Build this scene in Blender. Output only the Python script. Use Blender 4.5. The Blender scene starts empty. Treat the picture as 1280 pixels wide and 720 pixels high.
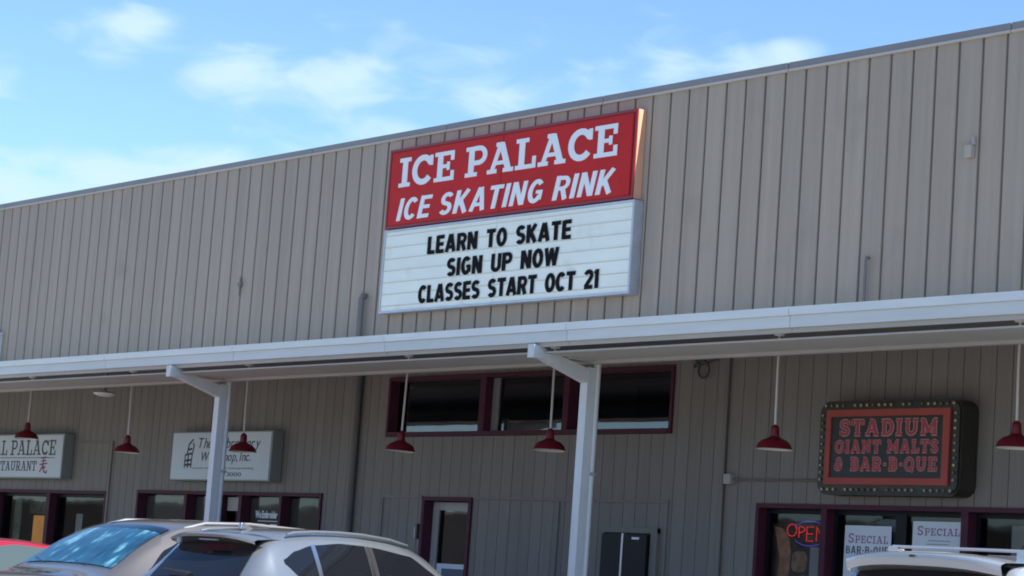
import bpy, math, random
from mathutils import Vector, Matrix
random.seed(7)
R = math.radians
sc = bpy.context.scene
# ------------------------------------------------------------------ camera
cam = bpy.data.cameras.new('camera'); camo = bpy.data.objects.new('camera', cam)
sc.collection.objects.link(camo); sc.camera = camo
cam.sensor_width = 36; cam.lens = 2911/1280*36; cam.clip_end = 3000; cam.clip_start = .1
yaw, pitch, roll = R(50.81), R(7.61), R(-4.14)
F = Vector((-math.sin(yaw)*math.cos(pitch), math.cos(yaw)*math.cos(pitch), math.sin(pitch)))
R0 = Vector((math.cos(yaw), math.sin(yaw), 0)); U0 = R0.cross(F)
Rv = R0*math.cos(roll) - U0*math.sin(roll); Uv = U0*math.cos(roll) + R0*math.sin(roll)
M = Matrix((Rv, Uv, -F)).transposed().to_4x4(); M.translation = Vector((0, -18.03, 1.15))
camo.matrix_world = M
# ------------------------------------------------------------------ sun and sky
SUN_EL, SUN_AZ = R(48), None
sd = Vector((.66, .072, .745)).normalized()          # towards the sun: from the right, just behind the facade
SUN_EL = math.asin(sd.z)
sl = bpy.data.lights.new('sun', 'SUN'); sl.energy = 5.0; sl.angle = R(.5); sl.color = (1, .95, .88)
so = bpy.data.objects.new('sun', sl); sc.collection.objects.link(so)
so.rotation_euler = sd.to_track_quat('Z', 'Y').to_euler()
w = bpy.data.worlds.new('World'); sc.world = w; w.use_nodes = True
nt = w.node_tree; N = nt.nodes; Lk = nt.links; N.clear()
sky = N.new('ShaderNodeTexSky'); sky.sky_type = 'NISHITA'; sky.sun_disc = False
sky.sun_elevation = SUN_EL; sky.sun_rotation = math.atan2(sd.x, sd.y)
sky.air_density = 1.0; sky.dust_density = .4; sky.ozone_density = 3.0; sky.altitude = 100
tc = N.new('ShaderNodeTexCoord')
def wn(t, **k):
    n = N.new(t)
    for a, b in k.items(): setattr(n, a, b)
    return n
mp = wn('ShaderNodeMapping'); mp.inputs['Scale'].default_value = (1, 1, 2.6); mp.inputs['Location'].default_value = (.37, 1.9, .6)
Lk.new(tc.outputs['Generated'], mp.inputs[0])
nz = wn('ShaderNodeTexNoise'); nz.inputs['Scale'].default_value = 4.2; nz.inputs['Detail'].default_value = 6; nz.inputs['Roughness'].default_value = .5
Lk.new(mp.outputs[0], nz.inputs['Vector'])
nz2 = wn('ShaderNodeTexNoise'); nz2.inputs['Scale'].default_value = 26; nz2.inputs['Detail'].default_value = 8; nz2.inputs['Distortion'].default_value = .5
Lk.new(mp.outputs[0], nz2.inputs['Vector'])
def blob(px, py, r, amp, sz=1.8):            # a cumulus bank in the direction of a measured point of the sky
    d = (F + Rv*(px-640)/2911 - Uv*(py-360)/2911).normalized()
    s = wn('ShaderNodeVectorMath', operation='SUBTRACT'); s.inputs[1].default_value = d
    Lk.new(tc.outputs['Generated'], s.inputs[0])
    m = wn('ShaderNodeVectorMath', operation='MULTIPLY'); m.inputs[1].default_value = (1, 1, sz); Lk.new(s.outputs[0], m.inputs[0])
    l = wn('ShaderNodeVectorMath', operation='LENGTH'); Lk.new(m.outputs[0], l.inputs[0])
    q = wn('ShaderNodeMapRange', interpolation_type='SMOOTHERSTEP'); Lk.new(l.outputs['Value'], q.inputs[0])
    q.inputs[1].default_value = 0; q.inputs[2].default_value = r; q.inputs[3].default_value = amp; q.inputs[4].default_value = 0
    return q.outputs[0]
blobs = [blob(120, 45, .045, .36), blob(190, 30, .028, .32), blob(290, 95, .048, .44), blob(420, 105, .036, .34), blob(610, 130, .03, .2), blob(50, 232, .09, .44, 3.5), blob(200, 212, .08, .34, 4),
         blob(330, 195, .08, .32, 4.5), blob(480, 165, .05, .26, 4.5), blob(945, 78, .034, .36), blob(1000, 62, .026, .22), blob(850, 85, .026, .2), blob(0, 95, .03, .3)]
acc = None
for b in blobs:
    if acc is None: acc = b; continue
    a = wn('ShaderNodeMath', operation='ADD'); Lk.new(acc, a.inputs[0]); Lk.new(b, a.inputs[1]); acc = a.outputs[0]
a1 = wn('ShaderNodeMath', operation='MULTIPLY_ADD'); a1.inputs[1].default_value = .8; Lk.new(nz2.outputs[0], a1.inputs[0]); Lk.new(nz.outputs[0], a1.inputs[2])
a2 = wn('ShaderNodeMath', operation='ADD'); Lk.new(a1.outputs[0], a2.inputs[0]); Lk.new(acc, a2.inputs[1])
mr = wn('ShaderNodeMapRange', interpolation_type='SMOOTHSTEP'); Lk.new(a2.outputs[0], mr.inputs[0])
mr.inputs[1].default_value = 1.06; mr.inputs[2].default_value = 1.46; mr.inputs[3].default_value = 0; mr.inputs[4].default_value = .85
mx = wn('ShaderNodeMix', data_type='RGBA'); Lk.new(mr.outputs[0], mx.inputs[0])
tn = wn('ShaderNodeVectorMath', operation='MULTIPLY'); tn.inputs[1].default_value = (.83, .965, 1.1); Lk.new(sky.outputs[0], tn.inputs[0]); Lk.new(tn.outputs[0], mx.inputs[6])
mx.inputs[7].default_value = (3.6, 4.7, 5.3, 1)
bg = wn('ShaderNodeBackground'); bg.inputs[1].default_value = .082; Lk.new(mx.outputs[2], bg.inputs[0])
wo = wn('ShaderNodeOutputWorld'); Lk.new(bg.outputs[0], wo.inputs[0])
sc.view_settings.view_transform = 'Standard'; sc.view_settings.look = 'None'; sc.view_settings.exposure = 1.3; sc.view_settings.gamma = 1
sc.cycles.filter_width = 1.9                      # a slightly soft lens, as in the photograph
# ------------------------------------------------------------------ materials
MATS = {}
def mat(name, col, rough=.6, metal=0, var=.0, nscale=(3, 3, 3), bump=0, bscale=60, rnd=0, coat=0, spec=.5, emit=None, obj_space=False, dirt_or_glint=None):
    if name in MATS: return MATS[name]
    m = bpy.data.materials.new(name); m.use_nodes = True; t = m.node_tree; b = t.nodes['Principled BSDF']
    b.inputs['Base Color'].default_value = (*col, 1); b.inputs['Roughness'].default_value = rough; b.inputs['Metallic'].default_value = metal
    b.inputs['Specular IOR Level'].default_value = spec; b.inputs['Coat Weight'].default_value = coat; b.inputs['Coat Roughness'].default_value = .04
    if emit: b.inputs['Emission Color'].default_value = (*emit[0], 1); b.inputs['Emission Strength'].default_value = emit[1]
    if obj_space: vec = t.nodes.new('ShaderNodeTexCoord').outputs['Object']
    else: vec = t.nodes.new('ShaderNodeNewGeometry').outputs['Position']
    if var or rnd:
        mpn = t.nodes.new('ShaderNodeMapping'); mpn.inputs['Scale'].default_value = nscale; t.links.new(vec, mpn.inputs[0])
        n = t.nodes.new('ShaderNodeTexNoise'); n.inputs['Scale'].default_value = 1; n.inputs['Detail'].default_value = 5; n.inputs['Roughness'].default_value = .65
        t.links.new(mpn.outputs[0], n.inputs['Vector'])
        r1 = t.nodes.new('ShaderNodeMapRange'); t.links.new(n.outputs[0], r1.inputs[0])
        r1.inputs[1].default_value = .25; r1.inputs[2].default_value = .75; r1.inputs[3].default_value = 1-var; r1.inputs[4].default_value = 1+var
        out = r1.outputs[0]
        if rnd:
            oi = t.nodes.new('ShaderNodeObjectInfo'); r2 = t.nodes.new('ShaderNodeMapRange'); t.links.new(oi.outputs['Random'], r2.inputs[0])
            r2.inputs[3].default_value = 1-rnd; r2.inputs[4].default_value = 1+rnd
            q = t.nodes.new('ShaderNodeMath'); q.operation = 'MULTIPLY'; t.links.new(out, q.inputs[0]); t.links.new(r2.outputs[0], q.inputs[1]); out = q.outputs[0]
        v = t.nodes.new('ShaderNodeVectorMath'); v.operation = 'SCALE'; v.inputs[0].default_value = col; t.links.new(out, v.inputs['Scale'])
        colout = v.outputs[0]
        if dirt_or_glint:
            n3 = t.nodes.new('ShaderNodeTexNoise'); n3.inputs['Scale'].default_value = dirt_or_glint[0]; n3.inputs['Detail'].default_value = 8; t.links.new(vec, n3.inputs['Vector'])
            r3 = t.nodes.new('ShaderNodeMapRange'); t.links.new(n3.outputs[0], r3.inputs[0]); r3.inputs[1].default_value = dirt_or_glint[3]; r3.inputs[2].default_value = dirt_or_glint[3]+.12; r3.inputs[4].default_value = dirt_or_glint[2]
            mm = t.nodes.new('ShaderNodeMix'); mm.data_type = 'RGBA'; t.links.new(r3.outputs[0], mm.inputs[0]); t.links.new(colout, mm.inputs[6]); mm.inputs[7].default_value = (*dirt_or_glint[1], 1)
            colout = mm.outputs[2]
        t.links.new(colout, b.inputs['Base Color'])
    if bump:
        n2 = t.nodes.new('ShaderNodeTexNoise'); n2.inputs['Scale'].default_value = bscale; n2.inputs['Detail'].default_value = 3; t.links.new(vec, n2.inputs['Vector'])
        bp = t.nodes.new('ShaderNodeBump'); bp.inputs['Strength'].default_value = bump; bp.inputs['Distance'].default_value = .01
        t.links.new(n2.outputs[0], bp.inputs['Height']); t.links.new(bp.outputs[0], b.inputs['Normal'])
    MATS[name] = m; return m
def glass(name, tint, rough=.02, ior=1.5, boost=1.0):
    m = bpy.data.materials.new(name); m.use_nodes = True; t = m.node_tree; t.nodes.clear()
    o = t.nodes.new('ShaderNodeOutputMaterial'); tr = t.nodes.new('ShaderNodeBsdfTransparent'); tr.inputs[0].default_value = (*tint, 1)
    g = t.nodes.new('ShaderNodeBsdfGlossy'); g.inputs['Roughness'].default_value = rough
    ge = t.nodes.new('ShaderNodeNewGeometry')                      # Schlick reflectance, the same from both sides of the pane
    def mth(op, a, b=None):
        q = t.nodes.new('ShaderNodeMath'); q.operation = op; q.use_clamp = op == 'MINIMUM'
        for i, x in enumerate((a, b)):
            if x is None: continue
            if isinstance(x, (int, float)): q.inputs[i].default_value = x
            else: t.links.new(x, q.inputs[i])
        return q.outputs[0]
    dt = t.nodes.new('ShaderNodeVectorMath'); dt.operation = 'DOT_PRODUCT'; t.links.new(ge.outputs['Normal'], dt.inputs[0]); t.links.new(ge.outputs['Incoming'], dt.inputs[1])
    f0 = ((ior-1)/(ior+1))**2
    mu_ = mth('MINIMUM', mth('MULTIPLY', mth('ADD', mth('MULTIPLY', mth('POWER', mth('SUBTRACT', 1.0, mth('ABSOLUTE', dt.outputs['Value'])), 5.0), 1-f0), f0), boost), 1.0)
    n = t.nodes.new('ShaderNodeTexNoise'); n.inputs['Scale'].default_value = 1.3
    gp = t.nodes.new('ShaderNodeNewGeometry'); t.links.new(gp.outputs['Position'], n.inputs['Vector'])
    bp = t.nodes.new('ShaderNodeBump'); bp.inputs['Strength'].default_value = .06; bp.inputs['Distance'].default_value = .02; t.links.new(n.outputs[0], bp.inputs['Height']); t.links.new(bp.outputs[0], g.inputs['Normal'])
    mi = t.nodes.new('ShaderNodeMixShader'); t.links.new(mu_, mi.inputs[0]); t.links.new(tr.outputs[0], mi.inputs[1]); t.links.new(g.outputs[0], mi.inputs[2])
    t.links.new(mi.outputs[0], o.inputs[0]); MATS[name] = m; return m
SID = (.325, .28, .228)
m_panel = mat('painted_metal_siding', SID, .6, 0, .12, (9, 9, .25), .18, 2.5, .045, dirt_or_glint=(1.3, (.22, .19, .155), .38, .60))
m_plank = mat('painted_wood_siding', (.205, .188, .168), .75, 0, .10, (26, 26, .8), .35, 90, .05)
m_backing = mat('wall_paint_recessed', (.26, .23, .19), .8, 0, .05)
m_coping = mat('grey_coping', (.20, .20, .215), .45, .2, .08, (1, 1, 4), .05, 20, .05)
m_copelip = mat('tan_coping_lip', (.42, .39, .35), .5, 0, .06, (1, 1, 4), 0, 20, .04)
m_fascia = mat('white_fascia_paint', (.53, .575, .585), .4, .0, .09, (.8, 2, 9), .05, 8, .04, dirt_or_glint=(3, (.42, .38, .33), .35, .64))
m_drip = mat('galvanised_drip_edge', (.60, .66, .70), .32, .3, .08, (1.5, 2, 9), .05, 10, .06)
m_soffit = mat('soffit_paint', (.37, .365, .35), .7, 0, .06, (1, 1, 1), .05, 30, .03)
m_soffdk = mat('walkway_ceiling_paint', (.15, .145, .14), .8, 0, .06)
m_column = mat('white_column_paint', (.54, .575, .60), .45, 0, .10, (5, 5, 1), .10, 20, .02, dirt_or_glint=(4, (.40, .37, .33), .4, .68))
m_purple = mat('maroon_trim_paint', (.060, .006, .024), .7, 0, .12, (2, 2, 2), .1, 40)
m_red = mat('red_sign_face', (.46, .013, .014), .55, 0, .12, (1.2, 1.2, 1.2), .02, 5, .02, spec=.25)
m_redframe = mat('dark_red_sign_frame', (.22, .012, .016), .4, 0, .1)
m_signside = mat('faded_orange_sign_side', (.62, .34, .22), .45, .1, .16, (2, 2, 1.5), .1, 20)
m_galv = mat('galvanised_metal', (.46, .49, .54), .42, .55, .15, (5, 5, 5), .05, 40)
m_msg = mat('white_marquee_face', (.72, .78, .73), .4, 0, .06, (1.5, 1.5, 4), dirt_or_glint=(2.5, (.52, .52, .42), .45, .58))
m_rail = mat('letter_track', (.56, .58, .50), .45, 0, .05)
m_white = mat('white_letter', (.70, .76, .80), .4, 0, .04)
m_black = mat('black_letter', (.008, .008, .009), .9, spec=.15)
m_asphalt = mat('asphalt', (.26, .242, .215), .9, 0, .2, (2, 2, 2), .6, 160)
m_conc = mat('concrete', (.42, .40, .37), .85, 0, .12, (1, 1, 1), .3, 80)
m_line = mat('white_road_paint', (.7, .7, .68), .7, 0, .15, (8, 8, 8))
m_roof = mat('roof_membrane', (.3, .3, .3), .8, 0, .1)
m_lampred = mat('red_lamp_enamel', (.14, .003, .010), .4, 0, .08, coat=.2)
m_lampwhite = mat('white_lamp_enamel', (.75, .73, .68), .4)
m_cord = mat('white_lamp_cord', (.55, .54, .52), .6)
m_glass = glass('window_glass', (.82, .84, .84), boost=.8)
m_darkglass = glass('dark_window_glass', (.35, .37, .40), ior=1.6, boost=2.4)
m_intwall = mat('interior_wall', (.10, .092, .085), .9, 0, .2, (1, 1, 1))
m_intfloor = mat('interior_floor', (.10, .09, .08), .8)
m_blind = mat('brown_blind', (.12, .105, .09), .8, 0, .06)
m_beige = mat('beige_door_paint', (.36, .34, .32), .6, 0, .05)
m_paper = mat('white_paper', (.62, .68, .74), .8, 0, .03)
m_paper2 = mat('pale_paper', (.42, .42, .40), .8, 0, .08)
m_dkgrey = mat('dark_grey_plastic', (.045, .045, .05), .5)
m_gunmetal = mat('black_cabinet_paint', (.006, .007, .010), .5, 0, .1, spec=.25)
m_steel = mat('brushed_steel', (.5, .5, .52), .35, .6)
m_signwhite = mat('sign_cabinet_white', (.50, .56, .60), .45, 0, .05, (1, 1, 1))
m_signgreen = mat('sign_cabinet_side', (.22, .25, .24), .5)
m_stadium = mat('stadium_sign_face', (.022, .026, .028), .55, 0, .3, (1.2, 1.2, 2))
m_stadred = mat('stadium_red_border', (.33, .050, .034), .55, 0, .15)
m_stadltr = mat('stadium_red_letter', (.36, .035, .045), .5)
m_stadout = mat('stadium_letter_outline', (.48, .27, .26), .5)
m_bulb = mat('clear_bulb', (.30, .25, .11), .2, 0, .4, (30, 30, 30), rnd=.6, coat=.3)
m_socket = mat('bulb_band', (.028, .026, .020), .45, 0, .3, (6, 6, 6))
m_neonred = mat('neon_red', (.6, .03, .03), .4, emit=((1, .05, .04), .30))
m_neonblue = mat('neon_blue', (.05, .06, .3), .4, emit=((.08, .10, .8), .22))
m_orange = mat('orange_banner', (.80, .30, .04), .7, 0, .1)
m_ink = mat('dark_ink', (.05, .055, .06), .7)
m_redink = mat('red_ink', (.30, .05, .09), .7)
m_faded = mat('faded_purple_print', (.28, .14, .24), .8)
m_fadedk = mat('faded_dark_print', (.11, .13, .17), .8)
m_greyink = mat('grey_ink', (.22, .23, .25), .7)
# ------------------------------------------------------------------ builders
col = sc.collection
class G:
    def __init__(s): s.v = []; s.f = []
    def box(s, x0, x1, y0, y1, z0, z1):
        n = len(s.v)
        s.v += [(x0,y0,z0),(x1,y0,z0),(x1,y1,z0),(x0,y1,z0),(x0,y0,z1),(x1,y0,z1),(x1,y1,z1),(x0,y1,z1)]
        s.f += [(n,n+3,n+2,n+1),(n+4,n+5,n+6,n+7),(n,n+1,n+5,n+4),(n+1,n+2,n+6,n+5),(n+2,n+3,n+7,n+6),(n+3,n,n+4,n+7)]; return s
    def prism(s, pts, axis, a, b):          # polygon (2-D) extruded along an axis between a and b
        n = len(s.v); k = len(pts)
        for t in (a, b):
            for p, q in pts:
                s.v.append({'x': (t, p, q), 'y': (p, t, q), 'z': (p, q, t)}[axis])
        s.f.append(tuple(range(n, n+k))); s.f.append(tuple(range(n+2*k-1, n+k-1, -1)))
        for i in range(k): j = (i+1) % k; s.f.append((n+i, n+k+i, n+k+j, n+j))
        return s
    def tube(s, pts, r, seg=10):
        n = len(s.v); pts = [Vector(p) for p in pts]; rr = r if isinstance(r, (list, tuple)) else [r]*len(pts)
        prev = None
        for i, p in enumerate(pts):
            d = (pts[min(i+1, len(pts)-1)] - pts[max(i-1, 0)]).normalized()
            if prev is None:
                a = d.orthogonal().normalized()
            else: a = (prev - d*prev.dot(d)).normalized()
            prev = a; b = d.cross(a)
            for k in range(seg):
                t = 2*math.pi*k/seg; s.v.append(tuple(p + (a*math.cos(t)+b*math.sin(t))*rr[i]))
        for i in range(len(pts)-1):
            for k in range(seg):
                q = (k+1) % seg; s.f.append((n+i*seg+k, n+i*seg+q, n+(i+1)*seg+q, n+(i+1)*seg+k))
        s.f.append(tuple(n+k for k in reversed(range(seg)))); s.f.append(tuple(n+(len(pts)-1)*seg+k for k in range(seg)))
        return s
    def lathe(s, prof, c, seg=28):
        n = len(s.v); k = len(prof)
        for i in range(seg):
            t = 2*math.pi*i/seg
            for r, z in prof: s.v.append((c[0]+r*math.cos(t), c[1]+r*math.sin(t), c[2]+z))
        for i in range(seg):
            j = (i+1) % seg
            for q in range(k-1): s.f.append((n+i*k+q, n+j*k+q, n+j*k+q+1, n+i*k+q+1))
        return s
    def grid(s, rows):
        n = len(s.v); k = len(rows[0])
        for r in rows: s.v += [tuple(p) for p in r]
        for i in range(len(rows)-1):
            for j in range(k-1): s.f.append((n+i*k+j, n+i*k+j+1, n+(i+1)*k+j+1, n+(i+1)*k+j))
        return s
def origin(o):
    p = Vector((0, 0, 0))
    while o: p += o.location; o = o.parent
    return p
def put(name, g, m, parent=None, label=None, smooth=False, local=False, bevel=0, mesh=None):
    if mesh is None:
        off = Vector((0, 0, 0)) if (local or parent is None) else origin(parent)
        me = bpy.data.meshes.new(name); me.from_pydata([(a-off.x, b-off.y, c-off.z) for a, b, c in g.v], [], g.f); me.materials.append(m)
        me.update()
        if smooth:
            for p in me.polygons: p.use_smooth = True
    else: me = mesh
    o = bpy.data.objects.new(name, me); col.objects.link(o)
    if parent is not None: o.parent = parent
    if label: o['label'] = label
    if bevel:
        b = o.modifiers.new('bevel', 'BEVEL'); b.width = bevel; b.segments = 2; b.limit_method = 'ANGLE'
    if smooth:
        try:
            me.set_sharp_from_angle(angle=R(38))
        except Exception: pass
    return o
def tag(o, label=None, cat=None, group=None, kind=None):
    if label: o['label'] = label
    if cat: o['category'] = cat
    if group: o['group'] = group
    if kind: o['kind'] = kind
    return o
def thing(name, loc, label, cat, group=None, rz=0):
    o = bpy.data.objects.new(name, None); o.empty_display_size = .2; o.location = loc; o.rotation_euler = (0, 0, rz)
    col.objects.link(o); return tag(o, label, cat, group)
def tree_copy(o, parent=None):
    c = o.copy(); col.objects.link(c); c.parent = parent
    for ch in list(o.children): tree_copy(ch, c)
    return c
# ---- lettering: a slab-serif drawn with strokes, and a sans from the built-in font
def arc(cx, cy, rx, ry, a0, a1, n=18):
    return [(cx+rx*math.cos(R(a0+(a1-a0)*i/n)), cy+ry*math.sin(R(a0+(a1-a0)*i/n))) for i in range(n+1)]
T_, t_ = .20, .13
_bowl = [(.3,.935),(.5,.935)] + arc(.5,.69,.235,.245,88,-88,12) + [(.3,.445)]
SERIF = {
 'I': (.46, [([(.23,0),(.23,1)],T_), ([(0,.065),(.46,.065)],t_), ([(0,.935),(.46,.935)],t_)]),
 'C': (.84, [(arc(.44,.5,.34,.42,28,322),.19), ([(.765,.62),(.765,.97)],.12)]),
 'E': (.80, [([(.22,0),(.22,1)],T_), ([(0,.065),(.78,.065)],t_), ([(0,.935),(.76,.935)],t_), ([(.2,.5),(.58,.5)],.12), ([(.72,0),(.72,.33)],.12), ([(.70,.68),(.70,1)],.12), ([(.55,.36),(.55,.64)],.10)]),
 'P': (.78, [([(.22,0),(.22,1)],T_), ([(0,.065),(.46,.065)],t_), ([(0,.935),(.34,.935)],t_), (_bowl,.15)]),
 'A': (.98, [([(.17,.05),(.47,.97)],.14), ([(.50,.97),(.80,.05)],.20), ([(.28,.33),(.72,.33)],.12), ([(0,.065),(.36,.065)],t_), ([(.60,.065),(.98,.065)],t_), ([(.30,.94),(.56,.94)],t_)]),
 'L': (.76, [([(.22,0),(.22,1)],T_), ([(0,.935),(.46,.935)],t_), ([(0,.065),(.74,.065)],t_), ([(.68,0),(.68,.38)],.12)]),
 'S': (.74, [(arc(.37,.72,.25,.205,35,235,12)+arc(.37,.28,.25,.205,55,-145,12),.17), ([(.63,.66),(.63,.97)],.09), ([(.10,.34),(.10,.03)],.09)]),
 'T': (.84, [([(.42,0),(.42,1)],T_), ([(.2,.065),(.64,.065)],t_), ([(0,.935),(.84,.935)],t_), ([(.06,.64),(.06,1)],.12), ([(.78,.64),(.78,1)],.12)]),
 'D': (.88, [([(.22,0),(.22,1)],T_), ([(0,.065),(.44,.065)],t_), ([(0,.935),(.44,.935)],t_), ([(.3,.93)]+arc(.42,.5,.35,.43,90,-90,14)+[(.3,.07)],.17)]),
 'U': (.96, [([(.21,1),(.21,.36)]+arc(.47,.36,.26,.27,185,355,12)+[(.75,.36),(.75,1)],.17), ([(0,.935),(.42,.935)],t_), ([(.56,.935),(.96,.935)],t_)]),
 'M': (1.18, [([(.2,0),(.2,1)],.16), ([(.98,0),(.98,1)],.18), ([(.2,.97),(.58,.18)],.17), ([(.58,.18),(.98,.97)],.14), ([(0,.065),(.4,.065)],t_), ([(.78,.065),(1.18,.065)],t_), ([(0,.935),(.28,.935)],t_), ([(.9,.935),(1.18,.935)],t_)]),
 'G': (.92, [(arc(.44,.5,.34,.42,28,330),.18), ([(.765,.62),(.765,.97)],.12), ([(.78,.05),(.78,.46)],.16), ([(.55,.44),(.95,.44)],.11)]),
 'N': (.96, [([(.2,0),(.2,1)],.14), ([(.78,0),(.78,1)],.14), ([(.2,.96),(.78,.05)],.18), ([(0,.065),(.4,.065)],t_), ([(0,.935),(.3,.935)],t_), ([(.6,.935),(.96,.935)],t_)]),
 'B': (.82, [([(.22,0),(.22,1)],T_), ([(0,.065),(.4,.065)],t_), ([(0,.935),(.4,.935)],t_), ([(.3,.935),(.48,.935)]+arc(.48,.72,.2,.215,88,-88,10)+[(.3,.51)],.14), ([(.48,.5)]+arc(.5,.28,.22,.215,88,-88,10)+[(.3,.065)],.15)]),
 'R': (.90, [([(.22,0),(.22,1)],T_), ([(0,.065),(.44,.065)],t_), ([(0,.935),(.34,.935)],t_), (_bowl,.15), ([(.45,.46),(.74,.04)],.18), ([(.66,.065),(.90,.065)],t_)]),
 'O': (.88, [(arc(.44,.5,.34,.43,0,360,26),.17)]),
 'Q': (.92, [(arc(.44,.5,.34,.43,0,360,26),.17), ([(.45,.25),(.85,-.12)],.13)]),
 '-': (.36, [([(.02,.48),(.34,.48)],.13)]),
 '&': (.86, [(arc(.40,.76,.17,.17,-40,220,14)+[(.68,.05)],.13), (arc(.36,.27,.24,.21,80,385,16),.14), ([(.55,.5),(.82,.5)],.10)]),
}
k_ = .20
_sb = [(.1,.90),(.34,.90)] + arc(.34,.685,.19,.215,88,-88,10) + [(.1,.47)]
GOTHIC = {
 'L': (.50, [([(.1,0),(.1,1)],k_), ([(.1,.09),(.50,.09)],.18)]),
 'E': (.54, [([(.1,0),(.1,1)],k_), ([(.1,.09),(.54,.09)],.18), ([(.1,.5),(.50,.5)],.17), ([(.1,.91),(.54,.91)],.18)]),
 'A': (.70, [([(.09,0),(.33,1)],.19), ([(.37,1),(.61,0)],.19), ([(.18,.27),(.52,.27)],.16)]),
 'R': (.62, [([(.1,0),(.1,1)],k_), (_sb,.17), ([(.34,.5),(.53,0)],.19)]),
 'P': (.58, [([(.1,0),(.1,1)],k_), (_sb,.17)]),
 'N': (.64, [([(.1,0),(.1,1)],.19), ([(.54,0),(.54,1)],.19), ([(.12,.97),(.52,.03)],.19)]),
 'T': (.58, [([(.29,0),(.29,1)],k_), ([(0,.91),(.58,.91)],.18)]),
 'O': (.64, [(arc(.32,.5,.225,.41,0,360,26),.19)]),
 'C': (.60, [(arc(.32,.5,.225,.41,42,318,22),.19)]),
 'G': (.64, [(arc(.32,.5,.225,.41,42,330,22),.19), ([(.54,.12),(.54,.50)],.16), ([(.34,.46),(.60,.46)],.15)]),
 'U': (.62, [([(.1,1),(.1,.30)]+arc(.31,.30,.21,.21,182,358,12)+[(.52,.30),(.52,1)],.19)]),
 'S': (.58, [(arc(.29,.705,.19,.205,28,232,12)+arc(.29,.295,.19,.205,52,-152,12),.185)]),
 'K': (.64, [([(.1,0),(.1,1)],k_), ([(.14,.36),(.54,1)],.19), ([(.26,.56),(.56,0)],.19)]),
 'I': (.20, [([(.1,0),(.1,1)],k_)]),
 'W': (.86, [([(.08,1),(.24,.02)],.17), ([(.24,.02),(.43,.97)],.16), ([(.43,.97),(.62,.02)],.16), ([(.62,.02),(.78,1)],.17)]),
 'H': (.64, [([(.1,0),(.1,1)],.19), ([(.54,0),(.54,1)],.19), ([(.1,.5),(.54,.5)],.17)]),
 'B': (.60, [([(.1,0),(.1,1)],k_), ([(.1,.90),(.32,.90)]+arc(.32,.71,.17,.19,88,-88,8)+[(.1,.53)],.16), ([(.1,.52),(.33,.52)]+arc(.33,.30,.19,.21,88,-88,8)+[(.1,.09)],.17)]),
 'Q': (.66, [(arc(.32,.5,.225,.41,0,360,26),.19), ([(.34,.26),(.60,-.02)],.15)]),
 '-': (.30, [([(.02,.42),(.28,.42)],.17)]),
 '1': (.26, [([(.16,0),(.16,1)],k_), ([(.0,.80),(.16,.92)],.12)]),
 '2': (.56, [(arc(.27,.70,.19,.21,165,-28,12)+[(.08,.10)],.185), ([(.02,.09),(.54,.09)],.18)]),
}
def ribbon(g, pts, wd, dz, M):
    P = [Vector(p) for p in pts]; n = len(P); rows = []
    for i in range(n):
        a = (P[i]-P[i-1]).normalized() if i else None; b = (P[i+1]-P[i]).normalized() if i < n-1 else None
        if a is None: a = b
        if b is None: b = a
        t = a+b; t = t.normalized() if t.length > 1e-6 else a
        nn = Vector((-t.y, t.x)); k = 1/max(.5, nn.dot(Vector((-a.y, a.x))))
        rows.append((P[i]+nn*wd/2*k, P[i]-nn*wd/2*k))
    base = len(g.v)
    for l, r in rows:
        for p, d in ((l, 0), (r, 0), (r, dz), (l, dz)): g.v.append(M(p.x, p.y, d))
    for i in range(n-1):
        a, b = base+4*i, base+4*(i+1)
        for q in range(4): g.f.append((a+q, b+q, b+(q+1) % 4, a+(q+1) % 4))
    g.f.append((base, base+1, base+2, base+3)); e = base+4*(n-1); g.f.append((e+3, e+2, e+1, e))
_gc = {}
def sans(ch, bold, shear):
    k = (ch, bold, shear)
    if k not in _gc:
        c = bpy.data.curves.new('glyph', 'FONT'); c.body = ch; c.extrude = .5; c.offset = bold; c.shear = shear; c.resolution_u = 4
        o = bpy.data.objects.new('glyph', c); col.objects.link(o)
        dg = bpy.context.evaluated_depsgraph_get(); me = o.evaluated_get(dg).to_mesh()
        vs = [tuple(v.co) for v in me.vertices]; fs = [tuple(p.vertices) for p in me.polygons]
        o.evaluated_get(dg).to_mesh_clear(); bpy.data.objects.remove(o); bpy.data.curves.remove(c)
        _gc[k] = (vs, fs)
    return _gc[k]
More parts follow.
